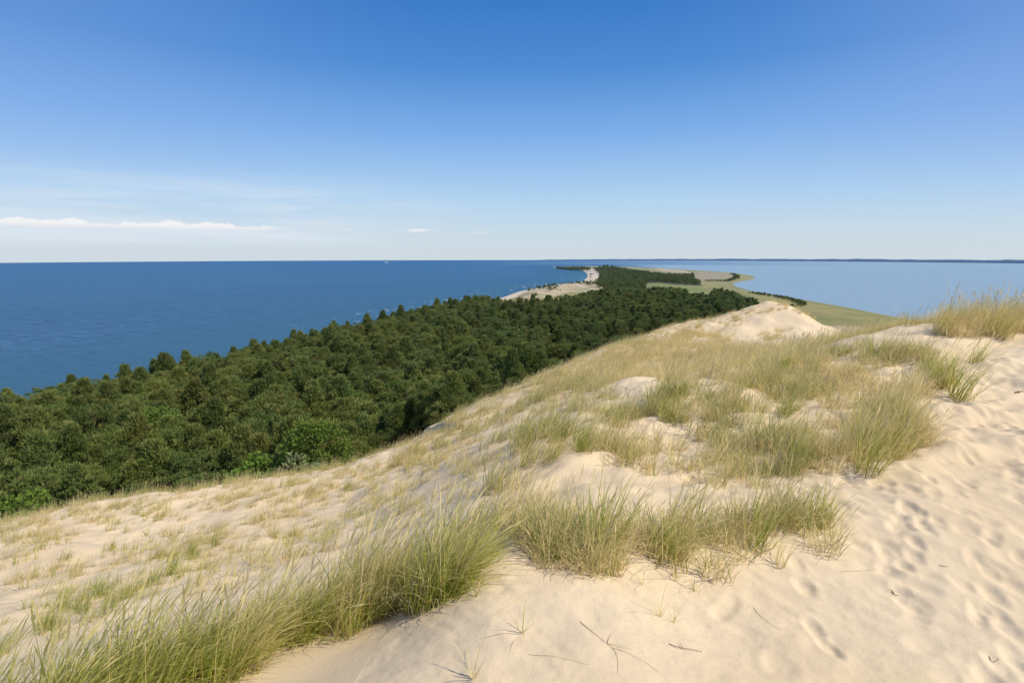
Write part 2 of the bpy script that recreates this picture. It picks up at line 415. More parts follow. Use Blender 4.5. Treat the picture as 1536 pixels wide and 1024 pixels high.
for k, nm, mk in [(0,'sand_dune','sand'),(1,'meadow','meadow_grass'),(2,'field','field_grass'),(3,'mud_flat','mud_flat'),(4,'forest_floor','forest_soil'),(5,'coastal_dunes','beach_sand'),(6,'beach','white_beach'),(8,'forest_clearing','clearing')]:
    f = FC[(cls == k) & keep]
    if not len(f): continue
    u, inv = np.unique(f, return_inverse=True)
    tag(obj(nm, np_mesh(nm, V[u], inv.reshape(-1, 4), 4, [M[mk]])), kind='structure')
# dune and land behind and beside the photographer, coarser
def sheet_behind():
    r = 1.0 * np.exp(np.linspace(0, math.log(500), 130)); t = np.linspace(math.radians(80), math.radians(280), 150)
    x, y = polar(r, t); z = heights(x.ravel(), y.ravel(), False)
    me = np_mesh('sand_dune_rear', np.stack([x.ravel(), y.ravel(), z], 1), grid_faces(len(r), len(t)), 4, [M['sand']])
    tag(obj('dune_rear', me), kind='structure')
    r = np.linspace(0.0, 1.0, 8); t = np.linspace(0, 2 * math.pi, 60); x, y = polar(r, t); z = heights(x.ravel(), y.ravel(), False)
    tag(obj('dune_rear', np_mesh('dune_patch', np.stack([x.ravel(), y.ravel(), z], 1), grid_faces(len(r), len(t)), 4, [M['sand']])), kind='structure')
sheet_behind()

# ------------------------------------------------------------------ water
def water():
    r = 20 * np.exp(np.linspace(0, math.log(9000 / 20), 420)); t = np.linspace(math.radians(-180), math.radians(180), 1100)
    x, y = polar(r, t); z = -(x * x + y * y) / (2 * RAD)
    xf, yf = x.ravel(), y.ravel()
    d, _, _ = seg_dist(xf, yf, COAST, False)
    axis = [(0, -9000)] + [(0, 0), (30, 500)] + [on_level(900, 405, 0), on_level(930, 399, 0), on_level(930, 396, 0)] 
    ax = np.interp(yf, [0, 500, 1200, 2000, 3000, 9000], [0, 40, 190, 420, 420, 2600])
    lag = sstep(-60, 140 , (xf - ax)) * 1.0
    lag = np.where(yf > 2300, sstep(-900, 1500, xf - ax) , lag)
    V = np.stack([xf, yf, z.ravel()], 1); FCs = grid_faces(len(r), len(t))
    c = (xf - ax)[FCs].mean(1) > 0
    for nm, mk in (('sea', ~c), ('lagoon', c)):
        f = FCs[mk]; u, inv = np.unique(f, return_inverse=True)
        me = np_mesh(nm, V[u], inv.reshape(-1, 4), 4, [M['water']], {'lagoon': lag[u], 'shore': d[u], 'dist': np.hypot(xf, yf)[u]})
        tag(obj(nm, me), kind='structure')
water()

def far_coast():
    # low wooded mainland across the lagoon and the spit running on towards the horizon
    az = np.linspace(math.radians(2), math.radians(56), 500)
    dist = np.interp(np.degrees(az), [2, 12, 25, 42, 56], [6300, 5900, 5300, 4700, 4500])
    hh = np.interp(np.degrees(az), [2, 4, 12, 25, 42, 56], [0, 6, 12, 17, 19, 18]) * (1 + .25 * fbm(np.degrees(az) * 1.1, az * 0 + 3, 4))
    rows = [(0, -1.5), (15, .0), (40, .55), (110, 1.0), (420, 1.12), (700, -0.5)]
    V = []
    for (dd, k) in rows:
        d = dist + dd
        V.append(np.stack([np.sin(az) * d, np.cos(az) * d, -(d * d) / (2 * RAD) + hh * k], 1))
    V = np.concatenate(V)
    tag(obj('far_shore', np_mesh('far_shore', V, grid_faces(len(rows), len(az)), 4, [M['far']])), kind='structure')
far_coast()

# ------------------------------------------------------------------ trees
def tube(pts, rad, n=6):
    V = []; Fq = []
    for i, (p, r) in enumerate(zip(pts, rad)):
        p = Vector(p); d = (Vector(pts[min(i + 1, len(pts) - 1)]) - Vector(pts[max(i - 1, 0)])).normalized()
        a = d.orthogonal().normalized(); b = d.cross(a)
        for k in range(n):
            t = 2 * math.pi * k / n; V.append(p + (a * math.cos(t) + b * math.sin(t)) * r)
    for i in range(len(pts) - 1):
        for k in range(n): Fq.append((i * n + k, i * n + (k + 1) % n, (i + 1) * n + (k + 1) % n, (i + 1) * n + k))
    return V, Fq
def join(parts):
    V = []; Fq = []
    for v, f in parts:
        o = len(V); V += v; Fq += [tuple(i + o for i in q) for q in f]
    return np.array([tuple(v) for v in V]), np.array(Fq)

def make_tree_mesh(seed, H=9.0, R=2.9, npad=46, nleaf=120, ls=.34, lw=.11, mat='pine', base=.34, top_flat=.55, upright=.6, cone=False, psz=1.0):
    g = np.random.default_rng(seed); r = random.Random(seed)
    bend = [r.uniform(-.5, .5), r.uniform(-.5, .5)]
    tr = [(bend[0] * (t ** 1.5), bend[1] * (t ** 1.5), H * t * .93 - .6 * (t == 0)) for t in (0, .2, .4, .6, .8, 1)]
    parts = [tube(tr, [.17, .15, .13, .10, .07, .02], 7)]
    pads = []
    for i in range(npad):
        h = base + (1 - base) * (i + .5) / npad
        if cone: prof = (1 - (h - base) / (1 - base) * .95) ** .9 * 1.15
        else: prof = math.sqrt(max(0, 1 - ((h - base - .18) / (1 - base - .12)) ** 2)) if h > base + .18 else .72 + .28 * (h - base) / .18
        a = i * 2.399 + r.uniform(-.4, .4); rad = R * prof * math.sqrt(r.uniform(.28, 1.0)) * (1 + .28 * math.sin(a * 2 + seed))
        c = Vector((bend[0] * h ** 1.5 + rad * math.cos(a), bend[1] * h ** 1.5 + rad * math.sin(a), H * h + r.uniform(-.2, .25)))
        pads.append((c, r.uniform(.55, 1.05) * R / 2.9 * psz, r.uniform(0, 1)))
        if i % 2 == 0:
            z0 = max(H * h - rad * .45 - .3, H * .15); t0 = z0 / (H * .93)
            s = Vector((bend[0] * t0 ** 1.5, bend[1] * t0 ** 1.5, z0)); m = s.lerp(c, .55) + Vector((0, 0, .12 * rad))
            parts.append(tube([s, m, c], [.055, .04, .015], 4))
    tv, tf = join(parts)
    tm = np_mesh('trunk', tv, tf, 4, [M['bark']])
    P = []; N = []; T = []
    for c, s, tn in pads:
        d = g.normal(size=(nleaf, 3)); d /= np.linalg.norm(d, axis=1)[:, None]; d[:, 2] = np.where(d[:, 2] < -.3, -d[:, 2], d[:, 2])
        q = g.uniform(.35, 1.22, nleaf) ** .7
        P.append(np.array(c)[None] + d * q[:, None] * np.array([s, s, s * top_flat])[None])
        out = d + g.normal(size=d.shape) * .6; out[:, 2] += upright; N.append(out / np.linalg.norm(out, axis=1)[:, None])
        T.append(np.clip(tn * .6 + g.uniform(0, .45, nleaf), 0, 1))
    P = np.concatenate(P); N = np.concatenate(N); T = np.concatenate(T); n = len(P)
    side = np.cross(N, g.normal(size=N.shape)); side /= np.linalg.norm(side, axis=1)[:, None]
    L = ls * g.uniform(.6, 1.3, n)[:, None]; W = lw * g.uniform(.7, 1.3, n)[:, None]
    Vv = np.stack([P - N * L * .4, P + side * W + N * L * .1, P + N * L * .6, P - side * W + N * L * .1], 1).reshape(-1, 3)
    cm = np_mesh('crown', Vv, np.arange(n * 4).reshape(-1, 4), 4, [M[mat]], {'tint': np.repeat(T, 4)}, smooth=False)
    return tm, cm

PINES = [make_tree_mesh(10 + i, H=[9.8, 8.6, 10.6, 9.8, 8.4][i], R=[3.2, 3.6, 2.9, 3.4, 3.6][i], npad=[84, 90, 86, 84, 90][i], nleaf=115, ls=.56, lw=.048, upright=1.3, top_flat=.8, cone=i in (0, 2, 3), psz=.74, base=.25) for i in range(5)]
PINES.append(make_tree_mesh(19, H=9.6, R=2.8, npad=26, nleaf=100, ls=.5, lw=.05, upright=1.0, top_flat=.6, psz=.8, base=.45))
FARP = [make_tree_mesh(30 + i, H=10, R=3.8, npad=28, nleaf=36, ls=.95, lw=.28, upright=1.2, cone=i == 1, psz=.9) for i in range(3)]
LEAFY = [make_tree_mesh(50 + i, H=6.0, R=2.8, npad=40, nleaf=120, ls=.26, lw=.12, mat='leaf', base=.15, top_flat=.8, upright=.2) for i in range(2)]
GREYT = make_tree_mesh(60, H=3.2, R=1.6, npad=26, nleaf=110, ls=.2, lw=.05, mat='grey_leaf', base=.1, top_flat=.9)

def forest_points():
    P = []
    # jittered grid with spacing that follows distance
    for (y0, y1, sp, poly, zmin) in [(-40, 330, 4.8, FOREST, 0), (330, 760, 4.9, FOREST, 0), (500, 2400, 6.5, FAR_FOREST, 0)]:
        xs = np.arange(-240, 620, sp); ys = np.arange(y0, y1, sp)
        X, Y = np.meshgrid(xs, ys); X = X.ravel() + rng.uniform(-.42, .42, X.size) * sp; Y = Y.ravel() + rng.uniform(-.42, .42, Y.size) * sp
        ang = np.degrees(np.arctan2(X, Y)); m = (np.abs(ang) < 53) & (np.hypot(X, Y) > 15)
        X, Y = X[m], Y[m]
        s = sdist(X, Y, poly)[0]; m = s > 1 + 3 * vnoise(X / 9, Y / 9)
        X, Y, s = X[m], Y[m], s[m]
        if poly is FOREST:
            d = -sdist(X, Y, DUNE)[0]
            m = (d > 26 + 5 * vnoise(X / 7, Y / 7)); s, X, Y, d = s[m], X[m], Y[m], d[m]
            e = np.hypot((X - CLEAR[0]) / 26, (Y - CLEAR[1]) / 30) + .5 * vnoise(X / 9, Y / 9); m = (e > 1) | (rng.random(len(X)) < .22); X, Y, s, d = X[m], Y[m], s[m], d[m]
            sc = np.clip(.62 + .38 * sstep(26, 55, d), .5, 1) * (.75 + .25 * sstep(0, 25, s)) * rng.uniform(.74, 1.27, len(X))
        else:
            sc = rng.uniform(.6, .85, len(X)) * .8
        P.append(np.stack([X, Y, sc], 1))
    # saplings and scrub straggling up the foot of the slope
    C = np.array(DUNE[1:11]); nS = 700
    X = rng.uniform(-30, 12, nS); Y = rng.uniform(20, 62, nS); d = -sdist(X, Y, DUNE)[0]
    m = (d > 15 + 5 * rng.random(nS)) & (d < 29) & (vnoise(X / 4, Y / 4) > -.12) & (X < .3 * Y)
    P.append(np.stack([X[m], Y[m], rng.uniform(.22, .52, m.sum())], 1))
    # bushy hedges on the lagoon meadow
    for h in HEDGES:
        for i in range(len(h) - 1):
            n = int(math.dist(h[i], h[i + 1]) / .9) + 1
            t = rng.random(n); X = h[i][0] + (h[i + 1][0] - h[i][0]) * t + rng.normal(0, 2.2, n); Y = h[i][1] + (h[i + 1][1] - h[i][1]) * t + rng.normal(0, 2.2, n)
            P.append(np.stack([X, Y, rng.uniform(.16, .28, n)], 1))
    # scattered scrub on outer dunes
    for S in SANDS[:2]:
        S_ = np.array(S); X = rng.uniform(S_[:, 0].min(), S_[:, 0].max(), 900); Y = rng.uniform(S_[:, 1].min(), S_[:, 1].max(), 900)
        m = (sdist(X, Y, S)[0] > 2) & (vnoise(X / 22, Y / 22) > .12); P.append(np.stack([X[m], Y[m], rng.uniform(.18, .4, m.sum())], 1))
    return np.concatenate(P)
TP = forest_points()
TZ = heights(TP[:, 0], TP[:, 1], False)
TD = np.hypot(TP[:, 0], TP[:, 1])

def gn_scatter(name, pts, rot, scl, idx, srcs, extra=None):
    me = bpy.data.meshes.new(name); n = len(pts)
    me.vertices.add(n); me.vertices.foreach_set('co', np.ascontiguousarray(pts, np.float32).ravel())
    a = me.attributes.new('rot', 'FLOAT_VECTOR', 'POINT'); a.data.foreach_set('vector', np.ascontiguousarray(rot, np.float32).ravel())
    a = me.attributes.new('scl', 'FLOAT_VECTOR', 'POINT'); a.data.foreach_set('vector', np.ascontiguousarray(scl, np.float32).ravel())
    a = me.attributes.new('idx', 'INT', 'POINT'); a.data.foreach_set('value', np.ascontiguousarray(idx, np.int32))
    if extra is not None:
        a = me.attributes.new('tone', 'FLOAT', 'POINT'); a.data.foreach_set('value', np.ascontiguousarray(extra, np.float32))
    o = obj(name, me)
    ng = bpy.data.node_groups.new(name + '_nodes', 'GeometryNodeTree')
    ng.interface.new_socket('Geometry', in_out='INPUT', socket_type='NodeSocketGeometry'); ng.interface.new_socket('Geometry', in_out='OUTPUT', socket_type='NodeSocketGeometry')
    N = ng.nodes; gi = N.new('NodeGroupInput'); go = N.new('NodeGroupOutput'); ip = N.new('GeometryNodeInstanceOnPoints'); jn = N.new('GeometryNodeJoinGeometry')
    for s in reversed(list(srcs)):      # the join node lists its last link first
        grp = s if isinstance(s, (list, tuple)) else [s]
        if len(grp) == 1:
            oi = N.new('GeometryNodeObjectInfo'); oi.transform_space = 'ORIGINAL'; oi.inputs['Object'].default_value = grp[0]; oi.inputs['As Instance'].default_value = True
            ng.links.new(oi.outputs['Geometry'], jn.inputs[0])
        else:
            j2 = N.new('GeometryNodeJoinGeometry')
            for q in grp:
                oi = N.new('GeometryNodeObjectInfo'); oi.transform_space = 'ORIGINAL'; oi.inputs['Object'].default_value = q; oi.inputs['As Instance'].default_value = False
                ng.links.new(oi.outputs['Geometry'], j2.inputs[0])
            g2 = N.new('GeometryNodeGeometryToInstance'); ng.links.new(j2.outputs[0], g2.inputs[0]); ng.links.new(g2.outputs[0], jn.inputs[0])
    def na(nm, ty):
        q = N.new('GeometryNodeInputNamedAttribute'); q.data_type = ty; q.inputs['Name'].default_value = nm; return q.outputs['Attribute']
    mp = N.new('GeometryNodeMeshToPoints'); ng.links.new(gi.outputs[0], mp.inputs[0]); mp.inputs['Radius'].default_value = .01
    ng.links.new(mp.outputs[0], ip.inputs['Points']); ng.links.new(jn.outputs[0], ip.inputs['Instance']); ip.inputs['Pick Instance'].default_value = True
    ng.links.new(na('idx', 'INT'), ip.inputs['Instance Index'])
    er = N.new('FunctionNodeEulerToRotation'); ng.links.new(na('rot', 'FLOAT_VECTOR'), er.inputs[0]); ng.links.new(er.outputs[0], ip.inputs['Rotation'])
    ng.links.new(na('scl', 'FLOAT_VECTOR'), ip.inputs['Scale']); ng.links.new(ip.outputs[0], go.inputs[0])
    m = o.modifiers.new('scatter', 'NODES'); m.node_group = ng
    return o

def place_tree(name, meshes, x, y, s, rz, label, cat, group=None, sz=1.0, z=None):
    z = zat(x, y) if z is None else z
    t = empty(name, (x, y, z - .1), rz); t.scale = (s, s, s * sz)
    tag(t, label, cat, group)
    obj('trunk', meshes[0], t); obj('crown', meshes[1], t)
    return t

# single trees one can point to
def spot(px, py, zc):
    x, y = on_level(px, py, zc); return x, y
special = [
 ('deciduous_tree', LEAFY[0], 232, 603, 1.6, 102, 'bright green leafy tree among the dark pines near the left edge'),
 ('leafy_shrub', LEAFY[1], 474, 698, .72, 33, 'bright yellow green leafy bush just above the dune edge right of a grey bush'),
 ('leafy_shrub', LEAFY[0], 12, 792, .95, 31, 'bright green leafy bush at the far left where the dune edge begins'),
 ('leafy_shrub', LEAFY[1], 385, 712, 1.0, 33, 'pale olive green leafy bush left of the grey bush above the dune edge'),
 ('grey_shrub', GREYT, 430, 704, 1.45, 30, 'small grey green bush standing at the edge of the pines above the dune crest'),
]
SPX = []
for nm, ms, px, py, s, Y, lab in special:
    x, y, z = at_y(px, py, Y)
    if Y < 60:            # on the slope behind the crest
        pass
    SPX.append((x, y))
    g0 = zat(x, y)
    place_tree(nm, ms, x, y, s * (1.0 if Y > 60 else 1.0), rng.uniform(0, 6), lab, 'tree' if 'tree' in nm else 'shrub', z=g0)
mk = np.ones(len(TP), bool)
for (x, y) in SPX:
    k_ = (math.hypot(x, y) - 5) / math.hypot(x, y); mk &= np.hypot(TP[:, 0] - x * k_, TP[:, 1] - y * k_) > 4.0
    mk &= np.hypot(TP[:, 0] - x, TP[:, 1] - y) > 5.0
TP, TZ, TD = TP[mk], TZ[mk], TD[mk]
# 300 nearest pines in view are individual trees
az = np.degrees(np.abs(np.arctan2(TP[:, 0], TP[:, 1])))
# size on screen, hidden ones last
def seen(i):
    x, y, z = TP[i, 0], TP[i, 1], TZ[i] + 7 * TP[i, 2]
    t = np.linspace(.02, .95, 60); hz = heights(x * t, y * t, False)
    return bool(np.all(CAMZ + (z - CAMZ) * t > hz - .15))
depth = TP[:, 1] * CP
score = np.where(az < 45, TP[:, 2] / TD, 0)
order = np.argsort(-score)
ind = []
for i in order:
    if len(ind) >= 300: break
    if abs(TP[i, 0]) / TP[i, 1] > .95: continue
    if seen(i): ind.append(i)
ind = set(int(i) for i in ind)
labels = ['dark green pine of the wood below the dune slope']
first = []
for k, i in enumerate(sorted(ind)):
    t = place_tree('pine_tree', PINES[k % 5 if k % 14 else 5], TP[i, 0], TP[i, 1], TP[i, 2], rng.uniform(0, 6.28), labels[0], 'tree', 'pines growing close together below the dune', rng.uniform(.85, 1.15), TZ[i])
    if k < 5: first.append(t)
rest = np.array([i for i in range(len(TP)) if i not in ind])
mid = rest[TD[rest] < 420]; far = rest[TD[rest] >= 420]
def scat_trees(name, ids, srcs, lab):
    n = len(ids); pts = np.stack([TP[ids, 0], TP[ids, 1], TZ[ids] - .1], 1); rot = np.zeros((n, 3)); rot[:, 2] = rng.uniform(0, 6.28, n)
    s = TP[ids, 2]; scl = np.stack([s, s, s * rng.uniform(.85, 1.15, n)], 1)
    o = gn_scatter(name, pts, rot, scl, rng.integers(0, len(srcs), n), srcs); tag(o, lab, 'forest', kind='stuff'); return o
scat_trees('pine_forest', mid, [[c for c in t.children] for t in first], 'dense dark green pine forest between the dune and the open sea')
# three small real trees carry the simple crowns used far away
lone = []
cand = far[np.argsort(TD[far])[:3]]
for j, i in enumerate(cand):
    lone.append(place_tree('pine_tree', FARP[j], TP[i, 0], TP[i, 1], TP[i, 2], rng.uniform(0, 6), labels[0], 'tree', 'pines growing close together below the dune', 1, TZ[i]))
far = np.array([i for i in far if i not in set(cand)])
scat_trees('distant_forest', far, [[c for c in t.children] for t in lone], 'far wood covering the middle of the spit up to the curved beach')
print('trees', len(TP), 'mid', len(mid), 'far', len(far))

# ------------------------------------------------------------------ marram grass
def blade(g, base, h, lean, curl, w, tint, out, seg=5, head=False):
    """ribbon bending downwind; returns vertices, quads, attributes"""
    a = out; V = []; T = []; A = []
    p = np.array(base, float); ang = 0.0
    d0 = np.array([math.cos(a), math.sin(a), 0]); side = np.array([-math.sin(a), math.cos(a), 0])
    tw = g.uniform(-1.3, 1.3)
    side = side * math.cos(tw) + d0 * math.sin(tw) 
    step = h / seg
    for i in range(seg + 1):
        t = i / seg
        th_ = lean * .45 + (lean * .8 + curl) * t ** 1.3
        ww = w * (1 - t ** 2.2) * .5 + .0006
        if head and t > .78: ww = w * (1.5 if i < seg else .2)
        V += [p - side * ww, p + side * ww]; T += [tint, tint] if not (head and t > .78) else [1.3, 1.3]; A += [t, t]
        p = p + (d0 * math.sin(th_) + np.array([0, 0, 1]) * math.cos(th_)) * step
    Fq = [(2 * i, 2 * i + 1, 2 * i + 3, 2 * i + 2) for i in range(seg)]
    return V, Fq, T, A
def tuft_mesh(name, seed, n=50, rad=.10, h=(.45, .85), wind=.55, spread=.35, w=.0065, straw=.35, heads=3, dead=12, mat='grass', wind_dir=.15, seg=5):
    g = np.random.default_rng(seed); V = []; Fq = []; T = []; A = []
    def add(r):
        o = len(V); V.extend(r[0]); Fq.extend([tuple(i + o for i in q) for q in r[1]]); T.extend(r[2]); A.extend(r[3])
    for i in range(n):
        a = g.uniform(0, 6.28); q = rad * math.sqrt(g.random())
        b = (q * math.cos(a), q * math.sin(a), -.03)
        vx = wind * math.cos(wind_dir) + spread * g.normal(); vy = wind * math.sin(wind_dir) + spread * g.normal()
        vx += q / rad * .18 * math.cos(a); vy += q / rad * .18 * math.sin(a)
        L = math.hypot(vx, vy)
        hh = g.uniform(*h)
        add(blade(g, b, hh, min(L, 1.25), g.uniform(0, .5), w * g.uniform(.7, 1.3), float(np.clip(g.normal(straw, .42), 0, 1.25)), math.atan2(vy, vx), seg))
    for i in range(heads):
        vx = wind * .8 + .2 * g.normal(); vy = .2 * g.normal(); hh = h[1] * g.uniform(1.0, 1.25)
        add(blade(g, (g.normal() * rad * .5, g.normal() * rad * .5, -.02), hh, min(math.hypot(vx, vy), 1), .05, w * .75, 1.15, math.atan2(vy, vx), 9, True))
    for i in range(dead):
        a = g.uniform(0, 6.28); hh = g.uniform(.15, .4)
        add(blade(g, (rad * 1.1 * math.cos(a) * g.random(), rad * 1.1 * math.sin(a) * g.random(), -.01), hh, g.uniform(.5, 1.2), g.uniform(.1, .8), w * .8, 1.15, a + g.normal() * .8, 4))
    return np_mesh(name, np.array(V), np.array(Fq), 4, [M[mat]], {'tint': T, 'along': A}, smooth=False)

TM = {
 'green': [tuft_mesh('green_tuft', 100 + i, n=62, rad=.13, h=(.38, .80), straw=.46, heads=6, wind=.68) for i in range(4)],
 'blue': [tuft_mesh('grey_tuft', 120 + i, n=46, rad=.17, h=(.22, .52), straw=.66, heads=2, wind=.34, spread=.5, w=.0055, mat='bluegrass', dead=34) for i in range(4)],
 'straw': [tuft_mesh('straw_tuft', 140 + i, n=34, rad=.14, h=(.26, .52), straw=.95, heads=5, wind=.6, w=.0055, mat='bluegrass') for i in range(3)],
 'tiny': [tuft_mesh('small_tuft', 160 + i, n=12, rad=.05, h=(.18, .42), straw=.75, heads=1, wind=.45, dead=4, w=.006) for i in range(3)],
 'sprig': [tuft_mesh('sprig', 180 + i, n=5 + i, rad=.012, h=(.15, .34), straw=.75, heads=0, wind=.15, spread=.5, dead=1, w=.005) for i in range(4)],
}
# individually placed tufts and sprigs on open sand
solo = [
 ('green', 0, 1300, 712, 1.05, -.3, 'full olive green tuft arching over the sand at the right end of the middle grass', 'grass tuft'),
 ('green', 1, 1345, 690, .95, 0.0, 'wide tuft leaning right behind the arching olive tuft', 'grass tuft'),
 ('green', 2, 1438, 598, 1.25, 0.1, 'tall dark tuft alone on bright sand below the ridge, blades swept right', 'grass tuft'),
 ('green', 3, 1462, 545, .85, -.2, 'smaller tuft on the sand just below the grassy ridge', 'grass tuft'),
 ('blue', 0, 1075, 868, .85, .3, 'grey green tuft at the lowest front corner of the middle clump', 'grass tuft'),
 ('blue', 1, 1235, 826, .9, .4, 'grey green tuft at the right front end of the lower clump', 'grass tuft'),
 ('blue', 2, 822, 842, 1.05, .6, 'bushy tan tuft at the left of the lower clump with a dark hollow under it', 'grass tuft'),
 ('blue', 3, 885, 860, .9, 0.2, 'tan tuft beside the dark hollow, right of the bushy tan one', 'grass tuft'),
 ('straw', 0, 735, 790, 1.2, .1, 'straw coloured tuft on the dune shoulder above the bright green band', 'grass tuft'),
 ('straw', 1, 640, 722, .8, .2, 'lone straw tuft on the left slope just below the crest', 'grass tuft'),
 ('straw', 2, 465, 742, .8, 0.0, 'small straw tuft standing alone on the pale left slope', 'grass tuft'),
 ('tiny', 0, 440, 800, 1.0, 0, 'tiny thin tuft in the middle of the bare left slope', 'grass tuft'),
 ('tiny', 1, 1170, 850, .9, .5, 'thin upright tuft in front of the lower clump on its right half', 'grass tuft'),
 ('tiny', 2, 918, 862, .9, 1.1, 'thin pale tuft just right of the tan tufts on the front edge', 'grass tuft'),
 ('sprig', 0, 714, 893, .95, 0, 'short upright sprig right of the bright green band', 'grass sprig'),
 ('sprig', 1, 784, 950, .95, .4, 'fanned pale sprig in the middle of the foreground sand', 'grass sprig'),
 ('sprig', 2, 708, 1018, 1.0, .8, 'sprig with three stiff blades at the bottom edge of the picture', 'grass sprig'),
 ('sprig', 3, 1015, 868, 1.0, .2, 'thin sprig left of the lowest front tuft', 'grass sprig'),
 ('sprig', 0, 1042, 886, .95, 2.2, 'spreading sprig just below the lowest front tuft', 'grass sprig'),
 ('sprig', 1, 964, 876, .8, 1.4, 'small pale sprig on the sand below the lower clump', 'grass sprig'),
 ('sprig', 2, 990, 926, .85, 1.9, 'sprig with two long dry blades on the central foreground sand', 'grass sprig'),
 ('sprig', 3, 1010, 934, .6, 3.0, 'very short curved sprig right of the two bladed one', 'grass sprig'),
 ('sprig', 2, 1340, 560, 1.4, .4, 'lone sprig standing on the pale sand left of the tall dark tuft', 'grass sprig'),
 ('sprig', 1, 1395, 628, 1.2, .1, 'low sprig on the sand between the two large right hand tufts', 'grass sprig'),
]
SRC = {}
for kind, k, px, py, s, rz, lab, cat in solo:
    x, y = hit(px, py)
    o = obj({'grass tuft': 'grass_tuft', 'grass sprig': 'grass_sprig'}[cat], TM[kind][k]); o.location = (x, y, zat(x, y)); o.rotation_euler = (0, 0, rz); o.scale = (s, s, s)
    tag(o, lab, cat); o['tone'] = .15
    SRC.setdefault((kind, k), o)

def region(poly, dens, kinds, scale, tone, thr=None, nsc=1.0, wid=.35, Y1=60.0, rz0=0.0, jitter=.5):
    """scatter tufts in a patch whose outline is traced on the dune surface"""
    P = [hit(a, b, 2.0, Y1) for a, b in poly]
    A = np.array(P); x0, y0 = A.min(0); x1, y1 = A.max(0)
    n = int((x1 - x0) * (y1 - y0) * dens)
    X = rng.uniform(x0, x1, n); Y = rng.uniform(y0, y1, n)
    s = sdist(X, Y, P)[0] + .12 * vnoise(X * 2, Y * 2)
    m = s > 0
    if thr is not None: m &= (fbm(X * nsc + 31, Y * nsc, 3) > thr)
    X, Y = X[m], Y[m]; n = len(X)
    kk = rng.choice(len(kinds), n, p=np.array([w for _, w in kinds]) / sum(w for _, w in kinds))
    return [(X[i], Y[i], kinds[kk[i]][0], scale * rng.uniform(.75, 1.2), tone + rng.uniform(-.2, .2), rz0 + rng.normal(0, jitter)) for i in range(n)]
def scatter_grass(name, items, lab):
    keys = [k for k in SRC if k[0] in set(i[2] for i in items)]
    bykind = {}
    for j, k in enumerate(keys): bykind.setdefault(k[0], []).append(j)
    X = np.array([i[0] for i in items]); Y = np.array([i[1] for i in items]); Z = heights(X, Y, False)
    idx = np.array([random.choice(bykind[i[2]]) for i in items]); s = np.array([i[3] for i in items])
    tones = np.array([i[4] for i in items]) + .55 * fbm(X / 1.6 + 3, Y / 1.6, 2)
    rot = np.zeros((len(items), 3)); rot[:, 2] = [i[5] for i in items]; rot[:, 0] = rng.normal(0, .06, len(items)); rot[:, 1] = rng.normal(0, .06, len(items))
    scl = np.stack([s, s, s * rng.uniform(.85, 1.15, len(items))], 1)
    o = gn_scatter(name, np.stack([X, Y, Z - .02], 1), rot, scl, idx, [SRC[k] for k in keys], tones)
    tag(o, lab, 'grass', kind='stuff'); print(name, len(items))
G = []
# bright green band, lower left
G += region([(-160,1190),(60,1150),(380,1014),(440,980),(600,922),(672,905),(725,850),(700,822),(600,868),(470,920),(330,978),(130,1055),(-60,1110),(-200,1150)], 34, [('green', 1)], 1.0, -.05, jitter=.35)
scatter_grass('green_dune_grass', G, 'bright green marram grass bending right in a thick band at the lower left')
G = []
G += region([(760,800),(800,842),(895,862),(915,835),(880,800),(790,775)], 30, [('blue', 4), ('green', .3)], 1.1, .1)
G += region([(925,822),(1000,846),(1080,868),(1110,848),(1180,836),(1255,812),(1262,790),(1200,770),(1100,780),(1000,795),(935,790)], 34, [('blue', 4), ('green', .45)], 1.0, .05)
G += region([(905,850),(1000,856),(1080,872),(1255,815),(1280,800),(1200,800),(1000,820)], 12, [('tiny', 3), ('sprig', 1)], .9, .1)
G += region([(895,866),(935,852),(940,800),(895,800)], 26, [('blue', 3), ('straw', 1)], .95, .1)
scatter_grass('tangled_dune_grass', G, 'tangled tan and green grass clump on the edge of the foreground sand')
G = []
G += region([(715,800),(790,775),(800,745),(745,730),(705,755)], 16, [('straw', 3), ('green', 1)], 1.15, .1)
G += region([(775,698),(870,698),(885,670),(850,650),(770,665)], 13, [('green', 2), ('straw', 1)], .95, .05)
G += region([(890,672),(950,694),(1040,700),(1100,690),(1190,722),(1300,714),(1385,665),(1350,615),(1420,585),(1420,560),(1360,520),(1280,522),(1180,536),(1060,556),(960,590),(900,630)], 15, [('blue', 4), ('straw', 1.8), ('green', .12)], 1.0, .02, -.22, .9)
G += region([(880,690),(960,720),(1100,700),(1300,716),(1390,650),(1420,560),(1360,515),(1200,534),(1000,570),(890,640)], 9, [('tiny', 1), ('straw', .4)], .9, .15)
G += region([(1180,700),(1300,716),(1385,665),(1360,620),(1250,630),(1180,660)], 14, [('green', .6), ('blue', 3)], .85, -.1)
G += region([(925,704),(1060,724),(1195,734),(1200,694),(1060,682),(940,668)], 20, [('blue', 2), ('straw', 1), ('tiny', .6)], .85, -.05, -.4, 1)
G += region([(1060,660),(1180,700),(1180,640),(1080,630)], 10, [('blue', 1)], 1.0, -.15)
G += region([(1370,600),(1440,590),(1435,560),(1385,555)], 9, [('green', 1), ('straw', 1)], .9, .0)
scatter_grass('grey_green_grass', G, 'grey green grass covering the hollow in the middle of the dune')
G = []
